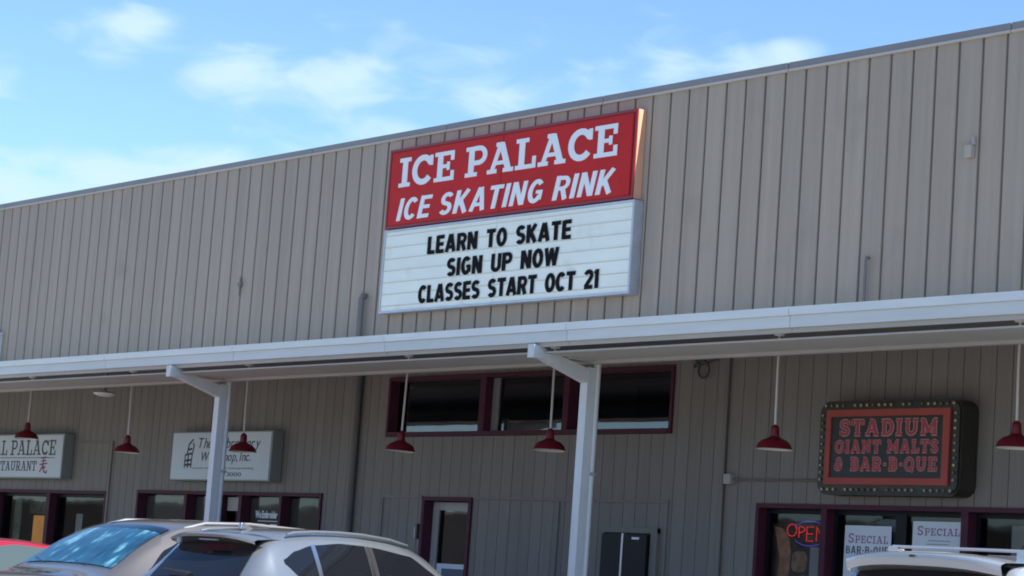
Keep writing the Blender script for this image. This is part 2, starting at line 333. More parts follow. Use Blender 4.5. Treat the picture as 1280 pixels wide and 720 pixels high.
def text(parent, s, x0, x1, z0, z1, Y, m, style='sans', bold=.02, shear=0, depth=.012, gap=.10, space=.38, name='letter', one=False, grow=0, curve=None, big=None):
    """one mesh per letter (or one for the line); front at Y-depth, facing -y"""
    items = []; H = None
    FT = {'serif': SERIF, 'gothic': GOTHIC}.get(style)
    if FT:
        H = 1.0
        for ch in s:
            items.append(None if ch == ' ' else (ch, 0, FT[ch][0]))
    else:
        vs, _ = sans('H', bold, 0); H = max(v[1] for v in vs); b0 = min(v[1] for v in vs)
        for ch in s:
            if ch == ' ': items.append(None); continue
            vs, _ = sans(ch, bold, shear); a, b = min(v[0] for v in vs), max(v[0] for v in vs)
            items.append((ch, a, b-a))
    adv = 0; pos = []
    for i, it in enumerate(items):
        if it is None: adv += space*H; continue
        k = 1.0 if (big is None or i in big) else .78
        pos.append((it, adv, k)); adv += it[2]*k + gap*H*k
    W = adv - gap*H; sx = (x1-x0)/W; sz = (z1-z0)/H
    whole = G(); objs = []
    for n, (it, ax, k) in enumerate(pos):
        ch, a, wd = it; g = whole if one else G()
        if FT:
            for q, (pts, th) in enumerate(FT[ch][1]):
                d = depth + q*.0004
                if abs(pts[0][1]-pts[-1][1]) < .001 and len(pts) == 2: th2 = th + grow
                else: th2 = th + grow
                ribbon(g, pts, th2, d, lambda u, v, dd, ax=ax, k=k: (x0+(ax+u*k)*sx + shear*(v*k)*sz, Y-dd, z0+v*k*sz))
        else:
            vs, fs = sans(ch, bold, shear); nb = len(g.v)
            g.v += [(x0+(ax+(v[0]-a)*k)*sx, Y-(v[2]+.5)*depth, z0+(v[1]-b0)*k*sz) for v in vs]
            g.f += [tuple(i+nb for i in f) for f in fs]
        if not one: objs.append(put(name, g, m, parent))
    if one: objs.append(put(name, whole, m, parent))
    return objs
# ------------------------------------------------------------------ ground
AZ, SZ = .06, .20
tag(put('ground', G().box(-500, 500, -500, 500, -.4, AZ-.02), m_asphalt), kind='structure')
lot = tag(put('parking_lot', G().box(-90, 60, -80, -2.9, AZ-.016, AZ), m_asphalt), kind='structure')
walk = tag(put('sidewalk', G().box(-60, -2, -2.72, .2, AZ-.015, SZ), m_conc), kind='structure')
put('kerb', G().box(-60, -2, -2.9, -2.722, AZ-.012, SZ+.004), m_conc, walk)
g = G()
for i in range(18): x = -46+i*2.75; g.box(x, x+.1, -8.2, -3.0, AZ+.001, AZ+.005)
tag(put('parking_lines', g, m_line), kind='structure')
# ------------------------------------------------------------------ building
XL, XR, ZT, ZS = -60.0, -3.0, 7.14, 3.97
OPEN = [(-24.47,-19.08,3.13,3.91), (-23.58,-22.57,SZ,2.37), (-17.68,-12.4,.62,2.37), (-38.4,-31.53,SZ,2.355), (-30.62,-25.80,.62,2.385)]
def sub(rects, o):
    out = []
    for (a, b, c, d) in rects:
        x0, x1, z0, z1 = o
        if x1 <= a or x0 >= b or z1 <= c or z0 >= d: out.append((a, b, c, d)); continue
        if x0 > a: out.append((a, x0, c, d))
        if x1 < b: out.append((x1, b, c, d))
        xa, xb = max(a, x0), min(b, x1)
        if z0 > c: out.append((xa, xb, c, z0))
        if z1 < d: out.append((xa, xb, z1, d))
    return out
bld = thing('commercial_building', (-22, 0, SZ), 'long grey shopping centre building with grooved siding above shaded storefronts', 'building')
g = G()
rs = [(XL, XR, SZ, ZT)]
for o in OPEN: rs = sub(rs, o)
for a, b, c, d in rs: g.box(a, b, .0275 if c < 3.9 and d < 3.98 else .0275, .17, c, d)
put('wall', g, m_backing, bld)
g = G(); g.box(XL, XR, .18, 24, ZT-.35, ZT-.1)
put('roof', g, m_roof, bld)
g = G(); g.box(XL, XR, 24, 24.2, SZ, ZT-.4); g.box(XL, XL+.2, .2, 23.98, SZ, ZT-.4); g.box(XR-.2, XR, .2, 23.98, SZ, ZT-.4)
put('rear_wall', g, m_backing, bld)
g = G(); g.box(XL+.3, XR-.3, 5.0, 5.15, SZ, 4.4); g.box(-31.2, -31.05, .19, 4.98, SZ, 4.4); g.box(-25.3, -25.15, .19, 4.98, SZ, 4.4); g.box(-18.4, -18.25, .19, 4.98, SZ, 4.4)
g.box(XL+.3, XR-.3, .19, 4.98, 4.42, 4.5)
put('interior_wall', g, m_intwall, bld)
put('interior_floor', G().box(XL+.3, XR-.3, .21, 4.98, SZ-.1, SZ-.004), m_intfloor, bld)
# upper metal panels, recessed joints between them
X0U = -14.58; PW = .3048
nU = 0
pm = G().box(-PW+.036, 0, 0, .026, ZS+.006, ZT).v
me_up = bpy.data.meshes.new('siding_panel')
gg = G(); hw = PW-.028
gg.prism([(0,.018),(.004,.003),(.010,0),(hw-.010,0),(hw-.004,.003),(hw,.018)], 'z', ZS-3.9, ZT-3.9)
me_up.from_pydata(gg.v, [], gg.f); me_up.materials.append(m_panel)
i = -22
while True:
    x = X0U - i*PW
    if x < -44: break
    o = bpy.data.objects.new('siding_panel', me_up); col.objects.link(o); o.parent = bld
    o.location = (x-PW+.014+22, 0, 3.9-SZ); o.location.y = random.uniform(-.0015, .0015)
    i += 1
put('plain_siding', G().box(XL, -44.35, .0, .026, ZS, ZT), m_panel, bld)
# lower grooved planks
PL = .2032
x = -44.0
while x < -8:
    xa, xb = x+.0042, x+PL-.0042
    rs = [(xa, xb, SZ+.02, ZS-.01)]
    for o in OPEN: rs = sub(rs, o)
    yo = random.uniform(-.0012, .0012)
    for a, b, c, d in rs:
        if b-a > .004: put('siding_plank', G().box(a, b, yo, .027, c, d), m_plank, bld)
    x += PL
# coping in lengths
x = -45.0
while x < -5:
    c = put('coping_length', G().prism([(-.020, ZT-.012), (-.026, ZT+.062), (.16, ZT+.078), (.20, ZT-.05), (.03, ZT-.05), (-.01, ZT-.014)], 'x', x+.003, x+3.04), m_coping, bld)
    put('coping_lip', G().box(x+.003, x+3.04, -.030, -.002, ZT-.040, ZT-.0125), m_copelip, c)
    x += 3.048
# thin trim strips on the storefront wall
def strip(x0, x1, z0, z1, y=-.022): put('trim_strip', G().box(x0, x1, y, -.002, z0, z1), m_plank, bld)
strip(-24.42, -23.60, 2.345, 2.378); strip(-22.55, -19.06, 2.345, 2.378); strip(-24.455, -24.421, SZ+.02, 2.378)
strip(-20.95, -20.92, SZ+.02, 2.343); strip(-19.095, -19.061, SZ+.02, 2.343)
strip(-31.52, -31.47, SZ+.02, 3.12, -.03); strip(-32.6, -31.53, 3.09, 3.12)
# ---- windows and doors
def member(g, x0, x1, z0, z1, y0=-.03, y1=.165): g.box(x0, x1, y0, y1, z0, z1)
def window(x0, x1, z0, z1, cuts, fw=.07, gl=m_glass, yg=.12, inner=False, head=.07, label=None):
    g = G(); e = .002
    member(g, x0+e, x0+fw, z0+e, z1-e); member(g, x1-fw, x1-e, z0+e, z1-e)
    member(g, x0+fw, x1-fw, z1-head, z1-e, -.033); member(g, x0+fw, x1-fw, z0+e, z0+.06, -.045)
    f = put('window', g, m_purple, bld, label)
    xs = [x0+fw]
    for a, b in cuts:
        put('mullion', G().box(a, b, -.028, .16, z0+.06, z1-head), m_purple, f); xs += [a, b]
    xs.append(x1-fw)
    for a, b in zip(xs[::2], xs[1::2]):
        put('pane', G().box(a+.001, b-.001, yg, yg+.006, z0+.061, z1-head-.001), gl, f)
        if inner:
            gi = G(); gi.box(a+.001, a+.04, yg-.02, yg-.001, z0+.062, z1-head-.002); gi.box(b-.04, b-.001, yg-.02, yg-.001, z0+.062, z1-head-.002)
            gi.box(a+.041, b-.041, yg-.02, yg-.001, z1-head-.05, z1-head-.002); put('glazing_bead', gi, m_gunmetal, f)
    return f
wu = window(-24.47, -19.08, 3.13, 3.91, [(-22.56,-22.45), (-20.97,-20.87)], fw=.045, gl=m_darkglass, head=.05, label='wide dark upper window with a maroon frame in three panes')
put('glazing_bar', G().box(-22.449, -22.33, .09, .115, 3.191, 3.859), m_greyink, wu)
# storefront right
m_bead = m_gunmetal
wr = window(-17.68, -12.4, .62, 2.37, [(-16.73,-16.65), (-14.87,-14.78), (-13.5,-13.40)], fw=.05, head=.05, inner=True, label='maroon framed storefront window with special posters')
put('glazing_bar', G().box(-15.80, -15.66, .085, .118, .70, 2.295), m_gunmetal, wr)
wl = window(-38.4, -31.53, SZ+.0, 2.355, [(-35.2,-35.10), (-33.40,-33.29)], fw=.05, head=.05, inner=True)
wm = window(-30.62, -25.80, .62, 2.385, [(-29.27,-29.20), (-28.4,-28.33), (-27.82,-27.74), (-26.80,-26.74)], fw=.05, head=.05, label='maroon framed shop window with brown blinds behind the glass')
for a, b in ((-30.56,-29.28), (-29.19,-28.41), (-27.73,-26.81), (-26.73,-25.86)):
    put('blind', G().box(a, b, .135, .145, .75, 2.31), m_blind, wm)
put('transom_panel', G().box(-28.29, -27.83, .10, .118, 2.12, 2.31), m_beige, wm)
# entrance door
dr = put('door', G().box(-23.575, -23.52, -.03, .17, SZ+.002, 2.318).box(-22.63, -22.575, -.03, .17, SZ+.002, 2.318).box(-23.575, -22.575, -.033, .17, 2.32, 2.368), m_purple, bld, 'glazed door in a maroon frame under the wide dark window')
lf = G(); lf.box(-23.515, -23.40, .12, .16, SZ+.01, 2.31); lf.box(-22.68, -22.635, .12, .16, SZ+.01, 2.31); lf.box(-23.399, -22.681, .121, .16, 2.21, 2.31); lf.box(-23.399, -22.681, .121, .16, SZ+.01, .55)
put('door_leaf', lf, m_beige, dr); put('pane', G().box(-23.398, -22.682, .14, .146, .551, 2.209), m_darkglass, dr)
put('handle', G().tube([(-23.45,.12,1.42), (-23.45,.06,1.42), (-23.45,.06,1.22), (-23.45,.12,1.22)], .012, 8), m_steel, dr, smooth=True)
ob = thing('added_opposite_building', (-60, -100, 0), 'unseen low brown building added across the parking lot to darken window reflections', 'building')  # unseen, added to keep bright horizon sky out of the shop window reflections
put('wall', G().box(-330, 40, -112, -98, AZ, 7.6), mat('brown_stucco', (.20, .16, .13), .85, 0, .1, (1, 1, 1)), ob)
put('roof', G().box(-330.5, 40.5, -112.5, -97.6, 7.601, 7.9), m_roof, ob)
for k in range(42): put('window', G().box(-320+k*8.5, -315+k*8.5, -97.99, -97.9, .9, 3.0), m_dkgrey, ob)
# ------------------------------------------------------------------ canopy
cp = thing('walkway_canopy', (-22, -2.6, SZ), 'white edged canopy roof on slim columns along the storefronts', 'canopy')
YF = -3.0                                        # fascia plane; columns and edge beam at y -2.25
def seg(a, b): return a+.002, b-.002
x = -41.9
while x < -6:
    a, b = x+.002, x+3.044
    put('drip_edge', G().prism([(YF-.02, 3.852), (YF-.026, 3.927), (YF+.10, 3.948), (YF+.10, 3.934), (YF-.012, 3.920), (YF-.008, 3.852)], 'x', a, b), m_drip, cp)
    put('fascia_board', G().box(a, b, YF, YF+.03, 3.744, 3.862), m_fascia, cp)
    put('fascia_return', G().box(a, b, YF+.034, YF+.06, 3.700, 3.77), m_soffit, cp)
    x += 3.048
x = -42.0
while x < -6:                                  # soffit boards
    put('soffit_panel', G().box(x+.002, x+1.216, YF+.085, -2.30, 3.643, 3.66), m_soffit, cp); x += 1.219
put('roof_deck', G().prism([(YF+.062, 3.78), (YF+.101, 3.935), (-.004, 4.30), (-.004, 4.20)], 'x', -45, -5), m_roof, cp)
put('edge_beam', G().box(-45, -5, -2.285, -2.215, 3.613, 3.76), m_soffit, cp)
put('ceiling', G().box(-45, -5, -2.16, -.004, 4.00, 4.02), m_soffdk, cp)
for xc in (-31.99, -24.99, -18.00, -11.00):
    c = put('column', G().box(xc-.055, xc+.055, -2.31, -2.20, SZ+.02, 3.575), m_column, cp)
    put('base_plate', G().box(xc-.11, xc+.11, -2.36, -2.14, SZ+.001, SZ+.019), m_column, c)
    put('bracket_arm', G().prism([(-3.05, 3.723), (-3.05, 3.588), (-2.92, 3.588), (-2.312, 3.41), (-2.312, 3.56), (-2.88, 3.69), (-2.92, 3.70)], 'x', xc-.05, xc+.05), m_column, c)
    put('downspout', G().tube([(xc+.025, -2.160, 3.63), (xc+.025, -2.160, SZ+.1), (xc+.025, -2.18, SZ+.04)], .038, 12), m_column, c, smooth=True)
    put('pipe_clamp', G().box(xc-.02, xc+.068, -2.198, -2.117, 2.47, 2.50), m_galv, c)
    put('soffit_plate', G().box(xc-.02, xc+.12, -2.60, -2.312, 3.627, 3.642), m_soffit, c)
# ------------------------------------------------------------------ main sign
sg = thing('rink_sign', (-22.2, -.1, 4.74), 'large red ice palace sign with a white changeable letter board below', 'sign')
rx0, rx1, rz0, rz1 = -24.70, -19.86, 5.87, 6.94
put('red_cabinet', G().box(rx0, rx1, -.115, -.008, rz0, rz1), m_redframe, sg)
put('cabinet_side', G().box(rx1+.001, rx1+.006, -.122, -.006, rz0+.002, rz1-.002), m_signside, sg, 'faded orange metal side of the red cabinet')
def rrect(x0, x1, z0, z1, r, n=5):
    P = []
    for cx, cz, a in ((x1-r, z1-r, 0), (x0+r, z1-r, 90), (x0+r, z0+r, 180), (x1-r, z0+r, 270)):
        for i in range(n+1): t = R(a+90*i/n); P.append((cx+r*math.cos(t), cz+r*math.sin(t)))
    return P
fr = G(); e = .035
for a in ((rx0, rx1, rz0, rz0+e), (rx0, rx1, rz1-e, rz1), (rx0, rx0+e, rz0+e, rz1-e), (rx1-e, rx1, rz0+e, rz1-e)): fr.box(a[0], a[1], -.135, -.116, a[2], a[3])
put('cabinet_frame', fr, m_redframe, sg)
xm = -22.33
for a, b in ((rx0+.04, xm-.003), (xm+.003, rx1-.065)):
    put('face_panel', G().box(a, b, -.128, -.1155, rz0+.04, rz1-.04), m_red, sg)
for q in ((rx0+.05, rx1-.075),):
    put('raised_border', G().prism(rrect(q[0], xm-.004, rz0+.052, rz1-.052, .03), 'y', -.1335, -.1285).prism(rrect(xm+.004, q[1], rz0+.052, rz1-.052, .03), 'y', -.1335, -.1285), m_red, sg, bevel=.0025)
text(sg, 'ICE PALACE', -24.46, -20.17, 6.415, 6.80, -.134, m_white, 'serif', gap=.07, space=.36, depth=.006, grow=.008)
text(sg, 'ICE SKATING RINK', -24.46, -20.24, 5.965, 6.26, -.134, m_white, 'gothic', shear=.26, gap=.10, space=.36, depth=.005, grow=-.012)
# letter board
qx0, qx1, qz0, qz1 = -24.67, -19.80, 4.745, 5.85
mb = put('letter_board', G().box(qx0, qx1, -.13, -.008, qz0, qz1), m_galv, sg)
put('board_side', G().box(qx1+.001, qx1+.006, -.15, -.006, qz0, qz1), m_galv, mb)
fr = G(); e = .028
for a in ((qx0, qx1, qz0, qz0+e), (qx0, qx1, qz1-e, qz1), (qx0, qx0+e, qz0+e, qz1-e), (qx1-e, qx1, qz0+e, qz1-e)): fr.box(a[0], a[1], -.152, -.131, a[2], a[3])
put('board_frame', fr, m_galv, mb)
for a, b in ((qx0+e+.001, xm-.003), (xm+.003, qx1-e-.001)):
    put('board_face', G().box(a, b, -.139, -.1305, qz0+e+.001, qz1-e-.001), m_msg, mb)
for k in range(7):
    z = qz0 + .085 + k*.1555
    put('letter_track', G().prism([(-.1395, z), (-.1455, z+.003), (-.1465, z+.012), (-.1395, z+.014)], 'x', qx0+e+.002, qx1-e-.002), m_rail, mb)
text(sg, 'LEARN TO SKATE', -23.71, -20.9, 5.472, 5.7, -.147, m_black, 'gothic', gap=0.1, space=.52, depth=.0015, grow=.045)
text(sg, 'SIGN UP NOW', -23.27, -21.1, 5.157, 5.385, -.147, m_black, 'gothic', gap=0.1, space=.52, depth=.0015, grow=.045)
text(sg, 'CLASSES START OCT 21', -23.83, -20.35, 4.84, 5.067, -.147, m_black, 'gothic', gap=0.075, space=.52, depth=.0015, grow=.045)
# ------------------------------------------------------------------ stadium sign
st = thing('marquee_sign', (-15.65, -.15, 2.46), 'dark bulb bordered stadium giant malts and bar-b-que sign with a red inner border', 'sign')
sx0, sx1, sz0, sz1 = -16.60, -14.72, 2.455, 3.415
put('cabinet', G().prism(rrect(sx0, sx1, sz0, sz1, .13, 8), 'y', -.25, -.008), m_socket, st, smooth=True)
put('band', G().prism(rrect(sx0+.02, sx1-.02, sz0+.02, sz1-.02, .11, 8), 'y', -.272, -.261), m_socket, st)
bx0, bx1, bz0, bz1 = -16.47, -14.84, 2.555, 3.32
put('red_border', G().box(bx0, bx1, -.30, -.273, bz0, bz0+.07).box(bx0, bx1, -.30, -.273, bz1-.07, bz1).box(bx0, bx0+.065, -.30, -.273, bz0+.07, bz1-.07).box(bx1-.085, bx1, -.30, -.273, bz0+.07, bz1-.07), m_stadred, st)
put('face_panel', G().box(bx0+.066, bx1-.086, -.283, -.273, bz0+.071, bz1-.071), m_stadium, st)
for s, a, b, c, d in (('STADIUM', -16.29, -15.00, 3.055, 3.215), ('GIANT MALTS', -16.34, -14.985, 2.88, 3.005), ('& BAR-B-QUE', -16.34, -14.99, 2.70, 2.83)):
    text(st, s, a, b, c, d, -.2835, m_stadout, 'serif', gap=.16, space=.55, depth=.003, name='letter_outline', grow=.12)
    text(st, s, a, b, c, d, -.2885, m_stadltr, 'serif', gap=.16, space=.55, depth=.003, grow=.01)
gb = G(); rb = .017
gb.lathe([(0,-rb), (rb*.6,-rb*.8), (rb,0), (rb*.8,rb*.6), (0,rb)], (0,0,0), 10)
mb_ = bpy.data.meshes.new('bulb'); mb_.from_pydata(gb.v, [], gb.f); mb_.materials.append(m_bulb)
for p in mb_.polygons: p.use_smooth = True
def bulb(x, z):
    o = bpy.data.objects.new('bulb', mb_); col.objects.link(o); o.parent = st; o.location = (x+15.65, -.286+.15, z-2.46)
for k in range(22):
    x = bx0-.03 + k*(bx1-bx0+.06)/21
    if k not in (4, 12, 15): bulb(x, bz1+.046)
    if k not in (3, 10, 16): bulb(x, bz0-.048)
for k in range(1, 11):
    z = bz0-.02 + k*(bz1-bz0+.04)/11
    bulb(bx0-.062, z); bulb(bx1+.06, z)
# ------------------------------------------------------------------ restaurant sign, embroidery sign
rsn = thing('restaurant_sign', (-34.6, -.08, 2.52), 'white box sign of a palace restaurant at the left end of the storefronts', 'sign')
put('cabinet', G().box(-36.6, -32.70, -.19, -.006, 2.52, 3.235), m_signgreen, rsn, bevel=.006)
put('face_panel', G().box(-36.55, -32.72, -.197, -.1905, 2.545, 3.21), m_signwhite, rsn)
text(rsn, 'AL PALACE', -35.04, -32.93, 2.89, 3.135, -.1975, m_ink, 'serif', gap=.08, space=.34, depth=.003, grow=-.05)
text(rsn, 'RESTAURANT', -35.20, -33.52, 2.64, 2.80, -.1975, m_ink, 'serif', gap=.1, depth=.003, grow=-.05)
put('rule_line', G().box(-35.6, -32.95, -.200, -.1975, 2.845, 2.855), m_ink, rsn)
cg = G(); _m = lambda u, v, d: (-33.44+u*.30, -.1975-d, 2.60+v*.26)
for q, p in enumerate([[(.2,.95),(.8,1)], [(.25,.75),(.75,.8)], [(.5,1),(.45,.5)], [(.1,.55),(.9,.62)], [(.45,.5),(.15,.1)], [(.5,.5),(.6,.1),(.9,.05),(.9,.2)], [(.35,.3),(.75,.38)]]): ribbon(cg, p, .09, .002+q*.0005, _m)
put('brush_character', cg, m_redink, rsn)
es = thing('embroidery_sign', (-28.2, -.08, 2.52), 'white box sign of an embroidery workshop above the blind-covered window', 'sign')
put('cabinet', G().box(-29.45, -26.84, -.19, -.006, 2.52, 3.225), m_signgreen, es, bevel=.006)
put('face_panel', G().box(-29.43, -26.87, -.197, -.1905, 2.54, 3.205), m_signwhite, es)
text(es, 'The Embroidery', -28.72, -27.12, 2.985, 3.13, -.1975, m_ink, 'sans', bold=.0, shear=.25, gap=.05, depth=.003)
text(es, 'Workshop, Inc.', -28.62, -27.35, 2.80, 2.93, -.1975, m_ink, 'sans', bold=.0, shear=.25, gap=.05, depth=.003)
text(es, 'custom embroidery & monogramming', -28.85, -27.25, 2.685, 2.72, -.1975, m_greyink, 'sans', bold=0, gap=.1, depth=.002, one=True, name='small_line')
text(es, '336-3000', -28.25, -27.55, 2.585, 2.64, -.1975, m_ink, 'sans', bold=.0, gap=.1, depth=.002, one=True, name='small_line')
cg = G(); _m = lambda u, v, d: (-29.08+u*.34, -.1975-d, 2.70+v*.42)
for q, p in enumerate([[(.05,0),(.05,.45)], [(.05,.45),(.6,.5)], [(.6,.5),(.55,0)], [(.1,.25),(.6,.28)], [(.2,.5),(.3,.8),(.6,.98)], [(.62,.5),(.7,.75),(.62,.85)], [(.3,.5),(.3,0)], [(.1,.1),(.55,.12)], [(.25,.62),(.55,.66)]]): ribbon(cg, p, .07, .002+q*.0005, _m)
put('machine_emblem', cg, m_ink, es)
# lettering on the shop window pane
tw = tag(put('window_lettering', (lambda g: g)(G().box(-27.50, -26.98, .112, .115, 1.985, 1.995).box(-27.50, -27.32, .112, .115, 1.90, 1.95).box(-27.18, -27.02, .112, .115, 1.90, 1.95)), m_white), 'white stick-on lettering we embroider on the dark shop window', 'lettering')
text(tw, 'We Embroider', -27.57, -27.02, 2.03, 2.13, .1145, m_white, 'sans', bold=.03, gap=.07, depth=.003, space=.3)
# ------------------------------------------------------------------ hanging lamps
def lamp(x, zb, zc=4.00, y=-1.2):
    t = thing('pendant_lamp', (x, y, zb), None, 'lamp', 'red barn lamps hanging under the canopy')
    put('lamp_shade', G().lathe([(.185,0), (.178,.012), (.165,.05), (.125,.088), (.075,.108), (.052,.125), (.046,.15), (.044,.205), (.034,.232), (.012,.246), (0,.248)], (x,y,zb), 32), m_lampred, t, smooth=True)
    put('shade_lining', G().lathe([(.188,-.004), (.181,-.006), (.172,.008), (.158,.045), (.12,.08), (.05,.10), (0,.10)], (x,y,zb), 32), m_lampwhite, t, smooth=True)
    put('bulb', G().lathe([(0,.0), (.025,.012), (.032,.035), (.022,.07), (.015,.098)], (x,y,zb), 14), m_lampwhite, t, smooth=True)
    put('cord', G().tube([(x,y,zb+.245), (x+.004,y,zb+.6), (x,y,zc)], .0125, 8), m_cord, t, smooth=True)
    put('ceiling_cap', G().lathe([(0,-.03), (.05,-.028), (.06,-.001), (0,-.001)], (x,y,zc), 16), m_lampwhite, t, smooth=True)
    return t
L0 = lamp(-32.03, 3.05)
L0['label'] = 'red barn lamp in front of the palace restaurant sign'
for x, lb in ((-29.01, 'red barn lamp between the restaurant sign and the embroidery sign'), (-26.01, 'red barn lamp in front of the embroidery sign'),
              (-22.55, 'red barn lamp in front of the left pane of the upper window'), (-19.78, 'red barn lamp just left of the right-hand column'),
              (-16.32-.0, 'red barn lamp between the right-hand column and the stadium sign'), (-13.31, 'red barn lamp at the right edge beyond the stadium sign')):
    c = tree_copy(L0); c.location = (x, -1.2, 2.83); c['label'] = lb
    c.rotation_euler = (R(random.uniform(-1.1, 1.1)), R(random.uniform(-1.1, 1.1)), random.uniform(0, 6))
    cs = [q for q in c.children]
    for q in cs:
        if q.name.startswith('cord'):
            q.scale = (1, 1, (4.00-2.83-.245)/(4.00-3.05-.245)); q.location.z = .245*(1-q.scale[2])
        if q.name.startswith('ceiling_cap'): q.location.z = .22
cl = thing('ceiling_light', (-29.61, -1.3, 3.66), 'oval white ceiling light under the canopy near the left end', 'lamp')
put('diffuser', G().lathe([(0,-.035), (.08,-.03), (.15,-.008), (.165,.012), (.10,.04), (.06,.05), (0,.05)], (-29.61,-1.3,3.66), 24), m_lampwhite, cl, smooth=True)
put('stem', G().tube([(-29.61,-1.3,3.711), (-29.61,-1.3,3.999)], .03, 10), m_greyink, cl, smooth=True)
# ------------------------------------------------------------------ pipes and fittings on the wall
def pipe(name, pts, r, m, label, cat='pipe', seg=12): return tag(put(name, G().tube(pts, r, seg), m, smooth=True), label, cat)
m_pipe = mat('painted_pipe', (.17, .155, .14), .5, 0, .08)
m_pipedk = mat('dark_painted_pipe', (.12, .115, .11), .6, 0, .08)
pipe('drain_pipe', [(-25.18,-.012,5.02), (-25.18,-.05,5.03), (-25.18,-.075,4.98), (-25.18,-.075,4.24)], .042, m_pipe, 'upright drain pipe on the upper siding just left of the big sign')
pipe('drain_pipe', [(-25.10,-.05,4.02), (-25.10,-.05,SZ+.01)], .048, m_pipedk, 'dark drain pipe on the storefront wall left of the upper window')
cd = thing('conduit', (-18.2, -.04, SZ), 'grey conduit with a junction box left of the stadium sign', 'pipe')
put('pipe', G().tube([(-18.22,-.032,4.0), (-18.20,-.032,SZ+.01)], .030, 10), m_pipe, cd, smooth=True)
put('junction_box', G().box(-18.155, -18.045, -.075, -.003, 2.565, 2.675), m_beige, cd, bevel=.005)
put('branch_pipe', G().tube([(-18.045,-.03,2.615), (-16.62,-.03,2.615)], .012, 8), m_pipe, cd, smooth=True)
pts = [(-18.58+.10*math.cos(t)*1.0, -.03-.004*i, 3.84+.10*math.sin(t)) for i, t in enumerate([R(150+a*20) for a in range(20)])]
pipe('cable_coil', [(-18.75,-.03,3.96)]+pts+[(-18.3,-.03,3.97)], .011, m_dkgrey, 'loop of dark cable hanging high on the wall right of the upper window', 'cable', 8)
m_pipe2 = mat('faded_box_paint', (.36, .325, .28), .6)
tag(put('wall_vent', G().box(-35.62, -35.50, -.10, -.003, 4.3, 4.93).box(-35.64, -35.48, -.12, -.003, 4.931, 4.97), m_fascia, bevel=.004), 'pale metal vent box on the upper siding at the far left edge', 'vent')
pipe('conduit_stub', [(-16.27,-.004,4.94), (-16.27,-.04,4.95), (-16.27,-.05,4.9), (-16.27,-.05,4.24)], .016, m_pipe, 'short thin conduit rising above the canopy on the upper right siding')
tag(put('wall_box', G().box(-15.02, -14.93, -.06, -.003, 5.87, 6.0).box(-14.945, -14.915, -.045, -.003, 6.001, 6.08), m_pipe2, bevel=.004), 'small pale electrical box high on the upper right siding', 'box')
tag(put('wall_fitting', G().box(-28.31, -28.24, -.05, -.003, 5.33, 5.39).tube([(-28.27,-.03,5.39), (-28.27,-.03,5.47)], .012, 8).tube([(-28.275,-.03,5.2), (-28.275,-.03,5.33)], .008, 6), m_pipe), 'small rusty fitting on the upper siding left of the big sign', 'fitting')
kp = tag(put('door_keypad', G().box(-23.70, -23.655, -.03, -.003, 1.84, 1.98), m_paper2, bevel=.004), 'small light keypad box on the wall beside the glazed door', 'keypad')
put('keypad_cover', G().box(-23.654, -23.62, -.04, -.003, 1.83, 2.02), m_dkgrey, kp)
# black cabinet
cb = thing('black_cabinet', (-19.68, -.06, SZ), 'tall black two-door cabinet against the wall right of the right-hand column', 'cabinet')
put('housing', G().box(-20.05, -19.28, -.055, -.002, SZ+.01, 2.0), m_gunmetal, cb)
for a, b in ((-20.045, -19.715), (-19.665, -19.285)): put('cabinet_door', G().box(a, b, -.10, -.056, SZ+.06, 1.985), m_gunmetal, cb, bevel=.006)
put('centre_strip', G().box(-19.705, -19.675, -.103, -.056, SZ+.06, 1.988), m_steel, cb)
put('nameplate', G().box(-19.53, -19.41, -.104, -.1005, 1.925, 1.95), m_white, cb)
put('surround', G().box(-20.12, -20.052, -.05, -.002, SZ+.01, 2.06).box(-19.278, -19.17, -.05, -.002, SZ+.01, 2.06).box(-20.12, -19.17, -.052, -.002, 2.002, 2.062), m_plank, cb)
# ------------------------------------------------------------------ window posters and neon
def poster(x0, x1, z0, z1, label, m=m_paper, y=.105):
    return tag(put('poster', G().box(x0, x1, y, y+.003, z0, z1), m), label, 'poster')
p1 = poster(-16.50, -15.87, 1.30, 2.165, 'white bar-b-que special poster in the left half of the wide window')
text(p1, 'SPECIAL', -16.45, -15.91, 1.985, 2.085, .1045, m_faded, 'serif', gap=.12, depth=.001, big=(0,), grow=-.02)
text(p1, 'BAR-B-QUE', -16.475, -15.90, 1.875, 1.955, .1045, m_fadedk, 'gothic', gap=.14, depth=.001)
text(p1, 'CHICKEN', -16.45, -15.93, 1.76, 1.84, .1045, m_fadedk, 'gothic', gap=.14, depth=.001)
p2 = poster(-15.59, -14.93, 1.30, 2.225, 'white special poster in the right half of the wide window')
text(p2, 'SPECIAL', -15.53, -14.99, 2.085, 2.18, .1045, m_faded, 'serif', gap=.12, depth=.001, big=(0,), grow=-.02)
for i, (a, b) in enumerate(((-15.38,-15.10), (-15.40,-15.12), (-15.36,-15.12))): put('print_line', G().box(a, b, .1035, .1048, 2.03-i*.035, 2.038-i*.035), m_greyink, p2)
put('printed_picture', G().prism(rrect(-15.38, -15.14, 1.76, 1.90, .05), 'y', .1035, .1048), mat('pale_orange_print', (.55, .40, .34), .8, 0, .25, (9, 9, 9)), p2)
p3 = poster(-14.50, -13.62, 1.2, 2.22, 'dim beige special poster behind the right-hand window', m_paper2, .30)
text(p3, 'SPECIAL', -14.38, -13.74, 1.90, 2.03, .2995, m_faded, 'serif', gap=.12, depth=.001)
tag(put('hanging_card', G().prism([(-16.28,2.19), (-16.1,2.25), (-15.9,2.24), (-15.78,2.17), (-15.80,2.12), (-16.1,2.12), (-16.16,2.17), (-16.27,2.21)], 'y', .26, .263), m_paper2), 'beige card curled above the bar-b-que special poster', 'card')
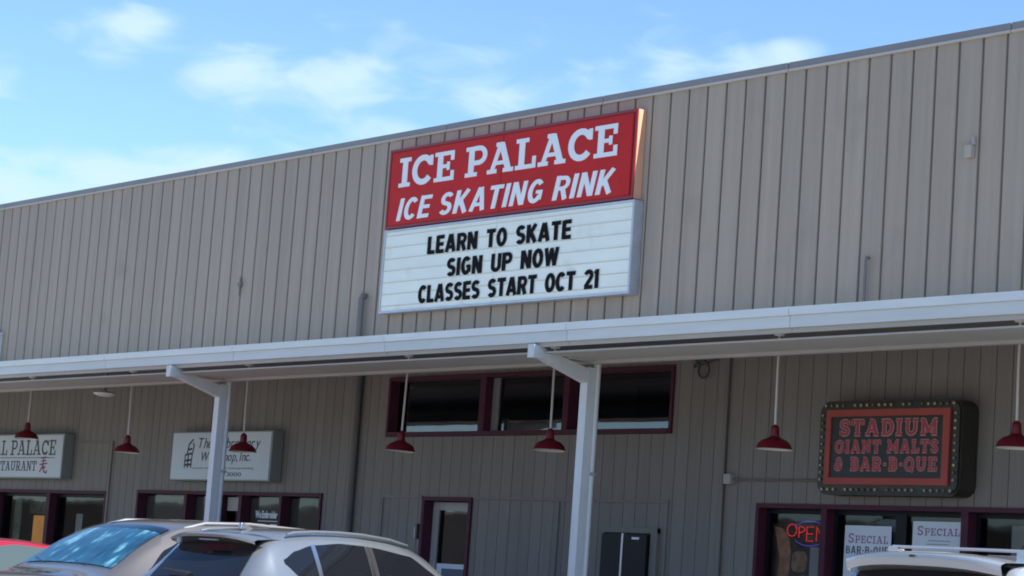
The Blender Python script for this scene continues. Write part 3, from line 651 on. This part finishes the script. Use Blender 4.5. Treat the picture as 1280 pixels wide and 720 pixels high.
fp = tag(put('food_poster', G().box(-17.66, -16.86, .24, .243, 1.1, 2.17), mat('dark_food_print', (.10, .07, .06), .7, 0, .7, (5, 5, 5))), 'dark food poster with an orange curved shape behind the open sign', 'poster')
put('printed_shape', G().prism([(-17.64,2.14), (-17.52,2.12), (-17.42,2.02), (-17.38,1.87), (-17.40,1.6), (-17.50,1.45), (-17.56,1.6), (-17.54,1.8), (-17.59,1.98)], 'y', .236, .2398), mat('orange_food_print', (.62, .30, .18), .7, 0, .5, (8, 8, 8)), fp)
put('printed_shape', G().prism(rrect(-17.36, -17.14, 1.66, 1.88, .07), 'y', .236, .2398), mat('tan_food_print', (.42, .24, .16), .7, 0, .5, (12, 12, 12)), fp)
put('printed_shape', G().prism(rrect(-17.10, -16.90, 1.2, 1.93, .01), 'y', .236, .2398), m_paper2, fp)
ns = thing('neon_open_sign', (-16.95, .16, 1.9), 'glowing red open neon sign inside the storefront window', 'sign')
def neon(name, pts, m, r=.0045): put(name, G().tube([(-17.41+u*.54, .19, 2.03+v*.13) for u, v in pts], r, 8), m, ns, smooth=True)
neon('neon_letter', arc(.14,.55,.13,.5,0,350,18), m_neonred); neon('neon_letter', [(.33,-.05),(.33,.85)]+arc(.36,.62,.12,.24,90,-90,8)+[(.33,.38)], m_neonred)
neon('neon_letter', [(.72,.85),(.54,.85),(.54,-.3),(.72,-.3)], m_neonred); neon('neon_letter', [(.55,.28),(.70,.28)], m_neonred)
neon('neon_letter', [(.80,-.3),(.80,.85),(1.0,-.3),(1.0,.85)], m_neonred)
neon('neon_border', arc(.62,.35,.46,.95,30,150,16), m_neonblue); neon('neon_border', arc(.62,.25,.46,.95,215,325,16), m_neonblue)
put('backing_frame', G().tube([(-17.3,.205,1.92), (-17.3,.205,2.2)], .004, 6).tube([(-16.95,.205,1.92), (-16.95,.205,2.2)], .004, 6), m_dkgrey, ns)
tag(put('orange_banner', G().box(-34.02, -33.60, .112, .117, .9, 1.95), m_orange), 'tall orange banner on the storefront glass at the far left', 'banner')
gm = mat('green_mottled_print', (.16, .19, .13), .8, 0, .7, (7, 7, 7))
tag(put('menu_sheet', G().box(-34.75, -34.02, .42, .424, 1.99, 2.22), gm), 'mottled green sheet above the orange banner', 'poster')
tag(put('menu_sheet', G().box(-34.85, -34.62, .2, .204, 1.3, 2.22), gm), 'narrow mottled sheet in the leftmost window', 'poster')
tag(put('notice_sheet', G().box(-32.72, -32.52, .16, .163, 1.66, 2.0), m_paper2), 'pale notice taped inside the dark window right of the orange banner', 'poster')
tag(put('counter', G().box(-32.3, -31.7, .5, 1.1, SZ, 1.72), m_paper2), 'grey counter behind the dark window at the left', 'counter')
tag(put('door_notice', G().box(-23.38, -22.72, .131, .138, 1.12, 1.54), m_paper), 'white notice low on the glazed door', 'notice')
put('printed_block', G().box(-23.27, -22.76, .127, .1305, 1.15, 1.48), m_fadedk, bpy.data.objects['door_notice'])
# ------------------------------------------------------------------ cars
def cr(P, t):                                 # Catmull-Rom through rows of numbers
    n = len(P)-1; i = min(int(t), n-1); u = t-i
    a, b, c, d = P[max(i-1,0)], P[i], P[i+1], P[min(i+2,n)]
    return [ .5*((2*q)+(-p+r)*u+(2*p-5*q+4*r-s)*u*u+(-p+3*q-3*r+s)*u**3) for p, q, r, s in zip(a, b, c, d)]
def interp(y, tab):
    if y <= tab[0][0]: return tab[0][1]
    for (a, p), (b, q) in zip(tab, tab[1:]):
        if y <= b: u = (y-a)/(b-a); u = u*u*(3-2*u)*.35+u*.65; return p+(q-p)*u
    return tab[-1][1]
def car(name, loc, heading, S, paint, label, glassm, kind='suv', rails=None, wiper=True, fin=True, crossbar=False):
    """local: y forward from the rear bumper (0), x right, z up. S: stations (y, ztop, wtop, wbelt, zbelt, drop)"""
    t = thing(name, loc, label, 'car', None, heading)
    m_tr = mat('black_car_trim', (.012, .012, .014), .45); m_chr = mat('chrome_trim', (.7, .7, .72), .18, 1)
    n = len(S)-1; NS = 90
    st_ = [cr(S, n*i/NS) for i in range(NS+1)]
    def topp(q, s, off=0):
        y, zt, wt, wb, zb, dr = q
        return (s*wt*(1+.0), y, zt - dr*abs(s)**3 + off)
    def sidep(q, v, sg, off=0):
        y, zt, wt, wb, zb, dr = q
        ze = zt-dr
        return (sg*(wt+(wb-wt)*(v**.8) + off), y, ze+(zb-ze)*v - off*.2*0)
    SILL = .24
    rows = []
    for q in st_:
        y, zt, wt, wb, zb, dr = q; row = []
        low = [(wb*.93, SILL), (wb+.015, SILL+.16), (wb+.03, SILL+(zb-SILL)*.55), (wb+.022, SILL+(zb-SILL)*.82), (wb, zb)]
        for x, z in low: row.append((-x, y, z))
        for k in range(1, 9): row.append(sidep(q, 1-k/8, -1))
        for k in range(-7, 8): row.append(topp(q, k/8))
        for k in range(0, 8): row.append(sidep(q, k/8, 1))
        for x, z in reversed(low): row.append((x, y, z))
        rows.append(row)
    g = G().grid(rows); k = len(rows[0])
    g.f.append(tuple(range(k-1, -1, -1))); g.f.append(tuple(len(g.v)-k+i for i in range(k)))
    g.f = [tuple(reversed(f)) for f in g.f]
    body = put('body', g, paint, t, smooth=True, local=True)
    def at_y(y):
        lo = min(range(NS), key=lambda i: abs((st_[i][0]+st_[i+1][0])/2-y)); a, b = st_[lo], st_[lo+1]
        u = (y-a[0])/(b[0]-a[0]) if abs(b[0]-a[0]) > 1e-6 else 0; u = max(-.5, min(1.5, u))
        return [p+(q-p)*u for p, q in zip(a, b)]
    def side_patch(nm, y0, y1, bot, top, m, sg, off=.006, nn=22, parent=t):
        rr = []
        for i in range(nn+1):
            y = y0+(y1-y0)*i/nn; q = at_y(y); ze, zb = q[1]-q[5], q[4]; r = []
            zt_, zb_ = interp(y, top), interp(y, bot)
            for j in range(7):
                z = zb_+(zt_-zb_)*j/6; v = max(0, min(1.0, (z-ze)/(zb-ze))) if abs(zb-ze) > .02 else 1
                p = sidep(q, v, sg, off); r.append((p[0], y, z))
            rr.append(r)
        return put(nm, G().grid(rr if sg < 0 else [list(reversed(r)) for r in rr]), m, parent, smooth=True, local=True)
    def top_patch(nm, y0, y1, s0, m, off=.006, nn=20, curve=.0, s1=None):
        rr = []
        for i in range(nn+1):
            r = []; u = i/nn; s = s0+( (s1 if s1 else s0)-s0)*u
            for j in range(17):
                a = -1+2*j/16; y = y0+(y1-y0)*u; q = at_y(y); dy = 0
                p = topp(q, a*s, off); r.append((p[0], p[1]+(off if y0 > 2.3 else -off), p[2]))
            rr.append(r)
        return put(nm, G().grid(rr), m, t, smooth=True, local=True)
    return t, at_y, side_patch, top_patch, topp, sidep, m_tr, m_chr
def paint(name, c, metal=.5, rough=.32): return mat(name, c, rough, metal, .03, (2, 2, 2), coat=1.0, obj_space=True)
m_cglass = mat('car_glass', (.006, .007, .010), .03, 0, coat=0, spec=.55)
m_cglassb = mat('tinted_windshield', (.02, .05, .09), .02, 0, coat=1.0, spec=1.0)
m_tyre = mat('tyre_rubber', (.02, .02, .02), .85)
m_tail = mat('tail_light_red', (.35, .01, .012), .15, coat=.8)
m_head = mat('head_light', (.7, .72, .75), .08, .3, coat=1)
def wheels(t, ya, yb, hw, r=.35):
    for y in (ya, yb):
        for s in (-1, 1):
            g = G(); g.tube([(s*(hw-.24), y, r), (s*(hw-.23), y, r), (s*(hw-.02), y, r), (s*hw, y, r)], [r-.03, r, r, r-.03], 28)
            w_ = put('wheel', g, m_tyre, t, smooth=True, local=True)
            put('rim', G().tube([(s*(hw-.03), y, r), (s*(hw+.006), y, r)], [r*.68, r*.64], 24), m_steel, w_, smooth=True, local=True)
            put('wheel_arch', G().tube([(s*(hw-.14), y, r+.02), (s*(hw+.018), y, r+.02)], r+.07, 28), mat('black_car_trim', (.012,.012,.014), .45), t, smooth=True, local=True)
def mirror(t, y, z, hw, m):
    for s in (-1, 1): put('door_mirror', G().prism(rrect(s*(hw+.13)-.1, s*(hw+.13)+.1, z, z+.15, .05), 'y', y, y+.11).box(min(s*(hw-.02), s*(hw+.06)), max(s*(hw-.02), s*(hw+.06)), y+.03, y+.09, z+.01, z+.05), m, t, smooth=True, local=True, bevel=.01)
def lights(t, L, zr, zf, hw):
    for s in (-1, 1):
        put('tail_light', G().prism(rrect(s*(hw-.2)-.17, s*(hw-.2)+.17, zr, zr+.16, .04), 'y', -.012, .12), m_tail, t, local=True, bevel=.01)
        put('headlight', G().prism(rrect(s*(hw-.24)-.18, s*(hw-.24)+.18, zf, zf+.14, .05), 'y', L-.16, L+.008), m_head, t, local=True, bevel=.01)
    put('number_plate', G().box(-.16, .16, -.022, -.004, .74, .88), m_paper2, t, local=True)
    put('rear_bumper', G().prism(rrect(-hw+.06, hw-.06, .32, .58, .08), 'y', -.05, .16), m_dkgrey, t, local=True, bevel=.02)
    put('front_bumper', G().prism(rrect(-hw+.08, hw-.08, .26, .52, .08), 'y', L-.14, L+.04), m_dkgrey, t, local=True, bevel=.02)
    put('grille', G().prism(rrect(-.34, .34, .56, .78, .05), 'y', L-.02, L+.014), m_tyre, t, local=True)
# stations: (y, ztop, wtop, wbelt, zbelt, drop)
NX = [(0.0,.62,.60,.74,.60,.02),(.03,.92,.66,.84,.90,.02),(.10,1.08,.69,.885,1.06,.03),(.22,1.24,.66,.90,1.08,.03),(.40,1.44,.615,.905,1.075,.035),(.52,1.535,.60,.905,1.07,.045),(.75,1.595,.595,.91,1.065,.05),(1.2,1.635,.60,.915,1.05,.05),
      (1.8,1.645,.605,.92,1.03,.05),(2.35,1.615,.60,.92,1.01,.05),(2.75,1.53,.60,.92,1.0,.05),(3.1,1.34,.66,.92,.99,.045),(3.42,1.12,.74,.915,.98,.04),(3.7,1.02,.76,.905,.96,.04),(4.1,.95,.74,.88,.90,.04),(4.45,.84,.66,.80,.78,.04),(4.6,.62,.55,.68,.58,.03)]
NX = [(.3+(r[0]-.3)*.85 if r[0] > .3 else r[0],)+tuple(r[1:]) for r in NX]
# --- silver crossover (seen from its rear right corner)
p_silver = paint('silver_paint', (.25, .28, .31), .7, .22)
t, at_y, sp, tp, topp, sidep, m_tr, m_chr = car('parked_car', (-18.42, -6.65, AZ-.03), R(6), NX, p_silver, 'silver crossover seen from its rear corner at the bottom centre left', m_cglass)
SILV = t
tp('rear_window', .12, .49, .93, m_cglass, .005, s1=.90)
for s in (1, -1):
    sp('side_window', .98, 1.60, [(.98,1.06),(1.6,1.03)], [(.98,1.49),(1.3,1.525),(1.6,1.52)], m_cglass, s)
    sp('side_window', 1.70, 2.62, [(1.70,1.03),(2.62,1.02)], [(1.70,1.515),(2.2,1.46),(2.48,1.31),(2.62,1.13)], m_cglass, s)
    sp('side_window', .56, .92, [(.56,1.30),(.7,1.18),(.92,1.07)], [(.56,1.335),(.72,1.42),(.92,1.48)], m_cglass, s)
    sp('window_divider', .925, .975, [(.9,1.06),(1.0,1.06)], [(.9,1.485),(1.0,1.495)], m_chr, s, .008)
    sp('window_divider', 1.61, 1.64, [(1.6,1.03),(1.7,1.03)], [(1.6,1.52),(1.7,1.52)], m_chr, s, .008)
    sp('door_pillar', 1.645, 1.695, [(1.6,1.03),(1.7,1.03)], [(1.6,1.52),(1.7,1.515)], m_tr, s, .007)
    pts = [(s*(.62), .62+.05, 1.565)]+[(s*.615, y, topp(at_y(y), 1)[2]+.028) for y in (.75,1.0,1.3,1.6,1.95,2.2)]
    put('roof_rail', G().tube([(p[0]+s*0.01, p[1], p[2]) for p in pts], [.012,.018,.018,.018,.018,.016,.008], 10), p_silver, t, smooth=True, local=True)
sx_ = [-.62+1.24*j/16 for j in range(17)]; dr_ = lambda x: .05*abs(x/.62)**3
put('spoiler', G().grid([[(x, yy+.07*abs(x/.62)**3, zz-dr_(x)) for x in sx_] for yy, zz in ((.60,1.562),(.44,1.556),(.27,1.542),(.235,1.525),(.25,1.500),(.42,1.46))]), p_silver, t, smooth=True, local=True)
put('brake_light', G().box(-.13, .13, .262, .29, 1.468, 1.480), m_greyink, t, local=True)
put('aerial_fin', G().prism([(.62,1.595), (.80,1.60), (.66,1.655), (.63,1.655)], 'x', -.02, .02), p_silver, t, local=True, bevel=.008)
put('rear_wiper', G().tube([(.02,.075,1.13), (.0,.08,1.15), (-.42,.10,1.175)], [.035,.022,.010], 8), m_tr, t, smooth=True, local=True)
wheels(t, .9, 3.1, .91); mirror(t, 2.55, 1.02, .92, p_silver); lights(t, 3.955, .88, .66, .90)
tp('windshield', 2.36, 2.95, .93, m_cglass, .005)
# --- tan SUV facing the camera side, behind the silver one
TN = [(0.0,.65,.62,.76,.62,.02),(.03,.98,.68,.86,.95,.02),(.10,1.16,.70,.90,1.10,.03),(.20,1.40,.68,.905,1.11,.03),(.34,1.60,.655,.91,1.10,.045),(.55,1.68,.65,.915,1.09,.05),(1.1,1.72,.65,.92,1.08,.05),
      (1.8,1.73,.655,.925,1.06,.05),(2.4,1.70,.65,.925,1.05,.05),(2.75,1.62,.65,.925,1.04,.05),(3.1,1.43,.69,.925,1.04,.045),(3.45,1.19,.76,.92,1.04,.04),(3.7,1.10,.78,.91,1.02,.04),(4.15,1.04,.76,.89,.97,.04),(4.5,.92,.68,.82,.85,.04),(4.65,.66,.56,.70,.60,.03)]
p_tan = paint('taupe_grey_paint', (.125, .118, .115), .5, .28)
t, at_y, sp, tp, topp, sidep, m_tr, m_chr = car('parked_car', (-21.12, -2.95, AZ-.05), R(180+6), TN, p_tan, 'grey brown car with roof rails facing left behind the silver crossover', m_cglass)
TAN = t; t.scale = (1.08, 1.05, 1)
m_glare = mat('painted_windshield_glare', (.05, .15, .23), .35, .3, .85, (9, 2.2, 4), .5, 14, obj_space=True, dirt_or_glint=(1, (.85, .90, .85), .95, .56))  # windshield glare: sky blue and white sun glints painted into the colour
for n_ in m_glare.node_tree.nodes:
    if n_.type == 'TEX_NOISE' and n_.inputs['Detail'].default_value == 8: m_glare.node_tree.links.new([q for q in m_glare.node_tree.nodes if q.type == 'MAPPING'][0].outputs[0], n_.inputs['Vector'])
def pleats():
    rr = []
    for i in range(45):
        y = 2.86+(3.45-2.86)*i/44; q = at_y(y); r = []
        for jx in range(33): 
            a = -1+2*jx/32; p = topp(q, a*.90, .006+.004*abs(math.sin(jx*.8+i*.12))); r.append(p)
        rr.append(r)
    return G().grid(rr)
put('painted_glare_sunshade', pleats(), m_glare, t, smooth=True, local=True)
tp('windshield', 2.74, 3.46, .93, glass('clear_windshield', (.55, .78, .85), ior=1.6, boost=1.3), .014); tp('rear_window', .12, .31, .9, m_cglass, .005); top_dark = tp('windshield_band', 2.745, 2.855, .925, m_cglass, .005)
for s in (1, -1):
    sp('side_window', .55, 1.1, [(.55,1.16),(1.1,1.12)], [(.55,1.52),(1.1,1.57)], m_cglass, s)
    sp('side_window', 1.16, 2.05, [(1.16,1.11),(2.05,1.08)], [(1.16,1.575),(1.6,1.60),(2.05,1.59)], m_cglass, s)
    sp('side_window', 2.12, 3.15, [(2.12,1.08),(3.15,1.07)], [(2.12,1.585),(2.6,1.54),(2.9,1.39),(3.15,1.17)], m_cglass, s)
    pts = [(s*.62, y, topp(at_y(y), .95)[2]+d) for y, d in ((.60,.0),(.72,.018),(1.1,.026),(1.8,.026),(2.35,.018),(2.6,-.01))]
    put('roof_rail', G().tube(pts, [.012,.018,.018,.018,.018,.012], 10), mat('satin_rail', (.55,.55,.56), .3, .8), t, smooth=True, local=True)
put('spoiler', G().prism([(-.06,1.63), (-.04,1.66), (.45,1.735), (.50,1.62), (.10,1.55)], 'x', -.60, .60), m_tr, t, local=True, bevel=.012)
for x0_ in (-.5, .12): put('wiper', G().tube([(x0_,3.52,1.13), (x0_+.45,3.40,1.225)], .008, 6), m_tr, t, local=True)
wheels(t, .95, 3.68, .915); mirror(t, 2.98, 1.06, .925, p_tan); lights(t, 4.65, .95, .74, .90)
# --- white wagon on the right with a crossbar
p_white = paint('pale_silver_paint', (.33, .36, .41), .5, .26)
WH = [(0.0,.60,.60,.74,.58,.02),(.03,.86,.66,.84,.85,.02),(.10,1.02,.70,.885,.99,.03),(.22,1.20,.68,.90,1.0,.03),(.38,1.41,.655,.905,1.0,.035),(.48,1.49,.65,.905,1.0,.045),(.75,1.525,.645,.91,.99,.045),(1.2,1.55,.645,.915,.98,.045),
      (1.9,1.56,.64,.92,.96,.045),(2.5,1.53,.63,.92,.95,.045),(2.9,1.43,.63,.92,.94,.045),(3.25,1.24,.68,.92,.93,.04),(3.6,1.02,.75,.915,.92,.035),(3.9,.95,.76,.90,.89,.035),(4.35,.87,.73,.87,.82,.035),(4.65,.74,.64,.78,.70,.035),(4.78,.56,.54,.66,.54,.03)]
t, at_y, sp, tp, topp, sidep, m_tr, m_chr = car('parked_car', (-10.30, -6.2, AZ+.085), R(2), WH, p_white, 'pale silver car with roof bars at the bottom right corner', m_cglass)
WHT = t
tp('rear_window', .13, .44, .93, m_cglass, .005); tp('windshield', 2.88, 3.58, .93, m_cglass, .005)
for s in (1, -1):
    sp('side_window', .66, 1.2, [(.66,1.06),(1.2,1.03)], [(.66,1.36),(1.2,1.42)], m_cglass, s)
    sp('side_window', 1.27, 2.15, [(1.27,1.02),(2.15,1.0)], [(1.27,1.43),(1.7,1.445),(2.15,1.44)], m_cglass, s)
    sp('side_window', 2.22, 3.25, [(2.22,1.0),(3.25,.98)], [(2.22,1.435),(2.7,1.38),(3.0,1.26),(3.25,1.05)], m_cglass, s)
    pts = [(s*.62, y, topp(at_y(y), .95)[2]+d) for y, d in ((.75,.0),(.85,.03),(1.3,.035),(1.9,.035),(2.35,.03),(2.5,.0))]
    put('roof_rail', G().tube(pts, [.014,.02,.018,.018,.02,.014], 10), p_white, t, smooth=True, local=True)
g = G()
for y in (.66, 1.75): put('crossbar', G().prism([(y-.03,1.562), (y-.015,1.575), (y+.025,1.571), (y+.035,1.562), (y,1.554)], 'x', -.56, .56).prism(rrect(.50, .59, 1.49, 1.567, .02), 'y', y-.03, y+.04).prism(rrect(-.59, -.50, 1.49, 1.567, .02), 'y', y-.03, y+.04), mat('satin_rail', (.55,.55,.56), .3, .8), t, local=True)
sx_ = [-.65+1.3*j/16 for j in range(17)]
put('spoiler', G().grid([[(x, yy+.09*abs(x/.65)**3, zz-.045*abs(x/.65)**3) for x in sx_] for yy, zz in ((.66,1.526),(.40,1.524),(.22,1.515),(.175,1.50),(.17,1.485),(.19,1.425),(.24,1.412),(.40,1.40))]), p_white, t, smooth=True, local=True)
put('washer_nozzle', G().box(-.015, .015, .15, .17, 1.478, 1.494), m_tr, t, local=True)
wheels(t, 1.0, 3.70, .91); mirror(t, 3.1, .95, .92, p_white); lights(t, 4.78, .80, .62, .90)
# --- red coupe at the far left
p_red = paint('red_paint', (.32, .008, .022), .2, .3)
RD = [(0.0,.60,.58,.74,.56,.02),(.04,.86,.66,.84,.82,.02),(.2,.94,.72,.88,.88,.02),(.55,.98,.72,.89,.90,.03),(.9,1.13,.64,.895,.91,.03),(1.25,1.25,.58,.90,.91,.04),(1.6,1.30,.565,.90,.91,.04),(2.1,1.31,.565,.905,.90,.04),(2.5,1.26,.57,.905,.90,.04),(2.9,1.10,.65,.90,.90,.03),(3.2,.97,.72,.90,.90,.03),(3.6,.92,.73,.89,.87,.03),(4.2,.82,.70,.86,.78,.03),(4.5,.66,.6,.74,.62,.03),(4.6,.52,.52,.64,.50,.02)]
t, at_y, sp, tp, topp, sidep, m_tr, m_chr = car('parked_car', (-25.2, -3.1, AZ+.07), R(180), RD, p_red, 'low red car at the far left bottom edge', m_cglass)
REDC = t
m_grn = mat('greenish_car_glass', (.05, .07, .07), .05, 0, coat=.6, spec=.8)
tp('rear_window', .58, 1.2, .92, m_grn, .005); tp('windshield', 2.48, 3.18, .92, m_grn, .005)
for s in (1, -1):
    sp('side_window', 1.0, 1.4, [(1.0,.96),(1.4,.94)], [(1.0,1.06),(1.4,1.2)], m_grn, s)
    sp('side_window', 1.46, 2.9, [(1.46,.94),(2.9,.93)], [(1.46,1.22),(2.0,1.245),(2.5,1.18),(2.9,.99)], m_grn, s)
wheels(t, .85, 3.6, .89, .33); mirror(t, 2.75, .92, .90, p_red); lights(t, 4.6, .68, .58, .88)
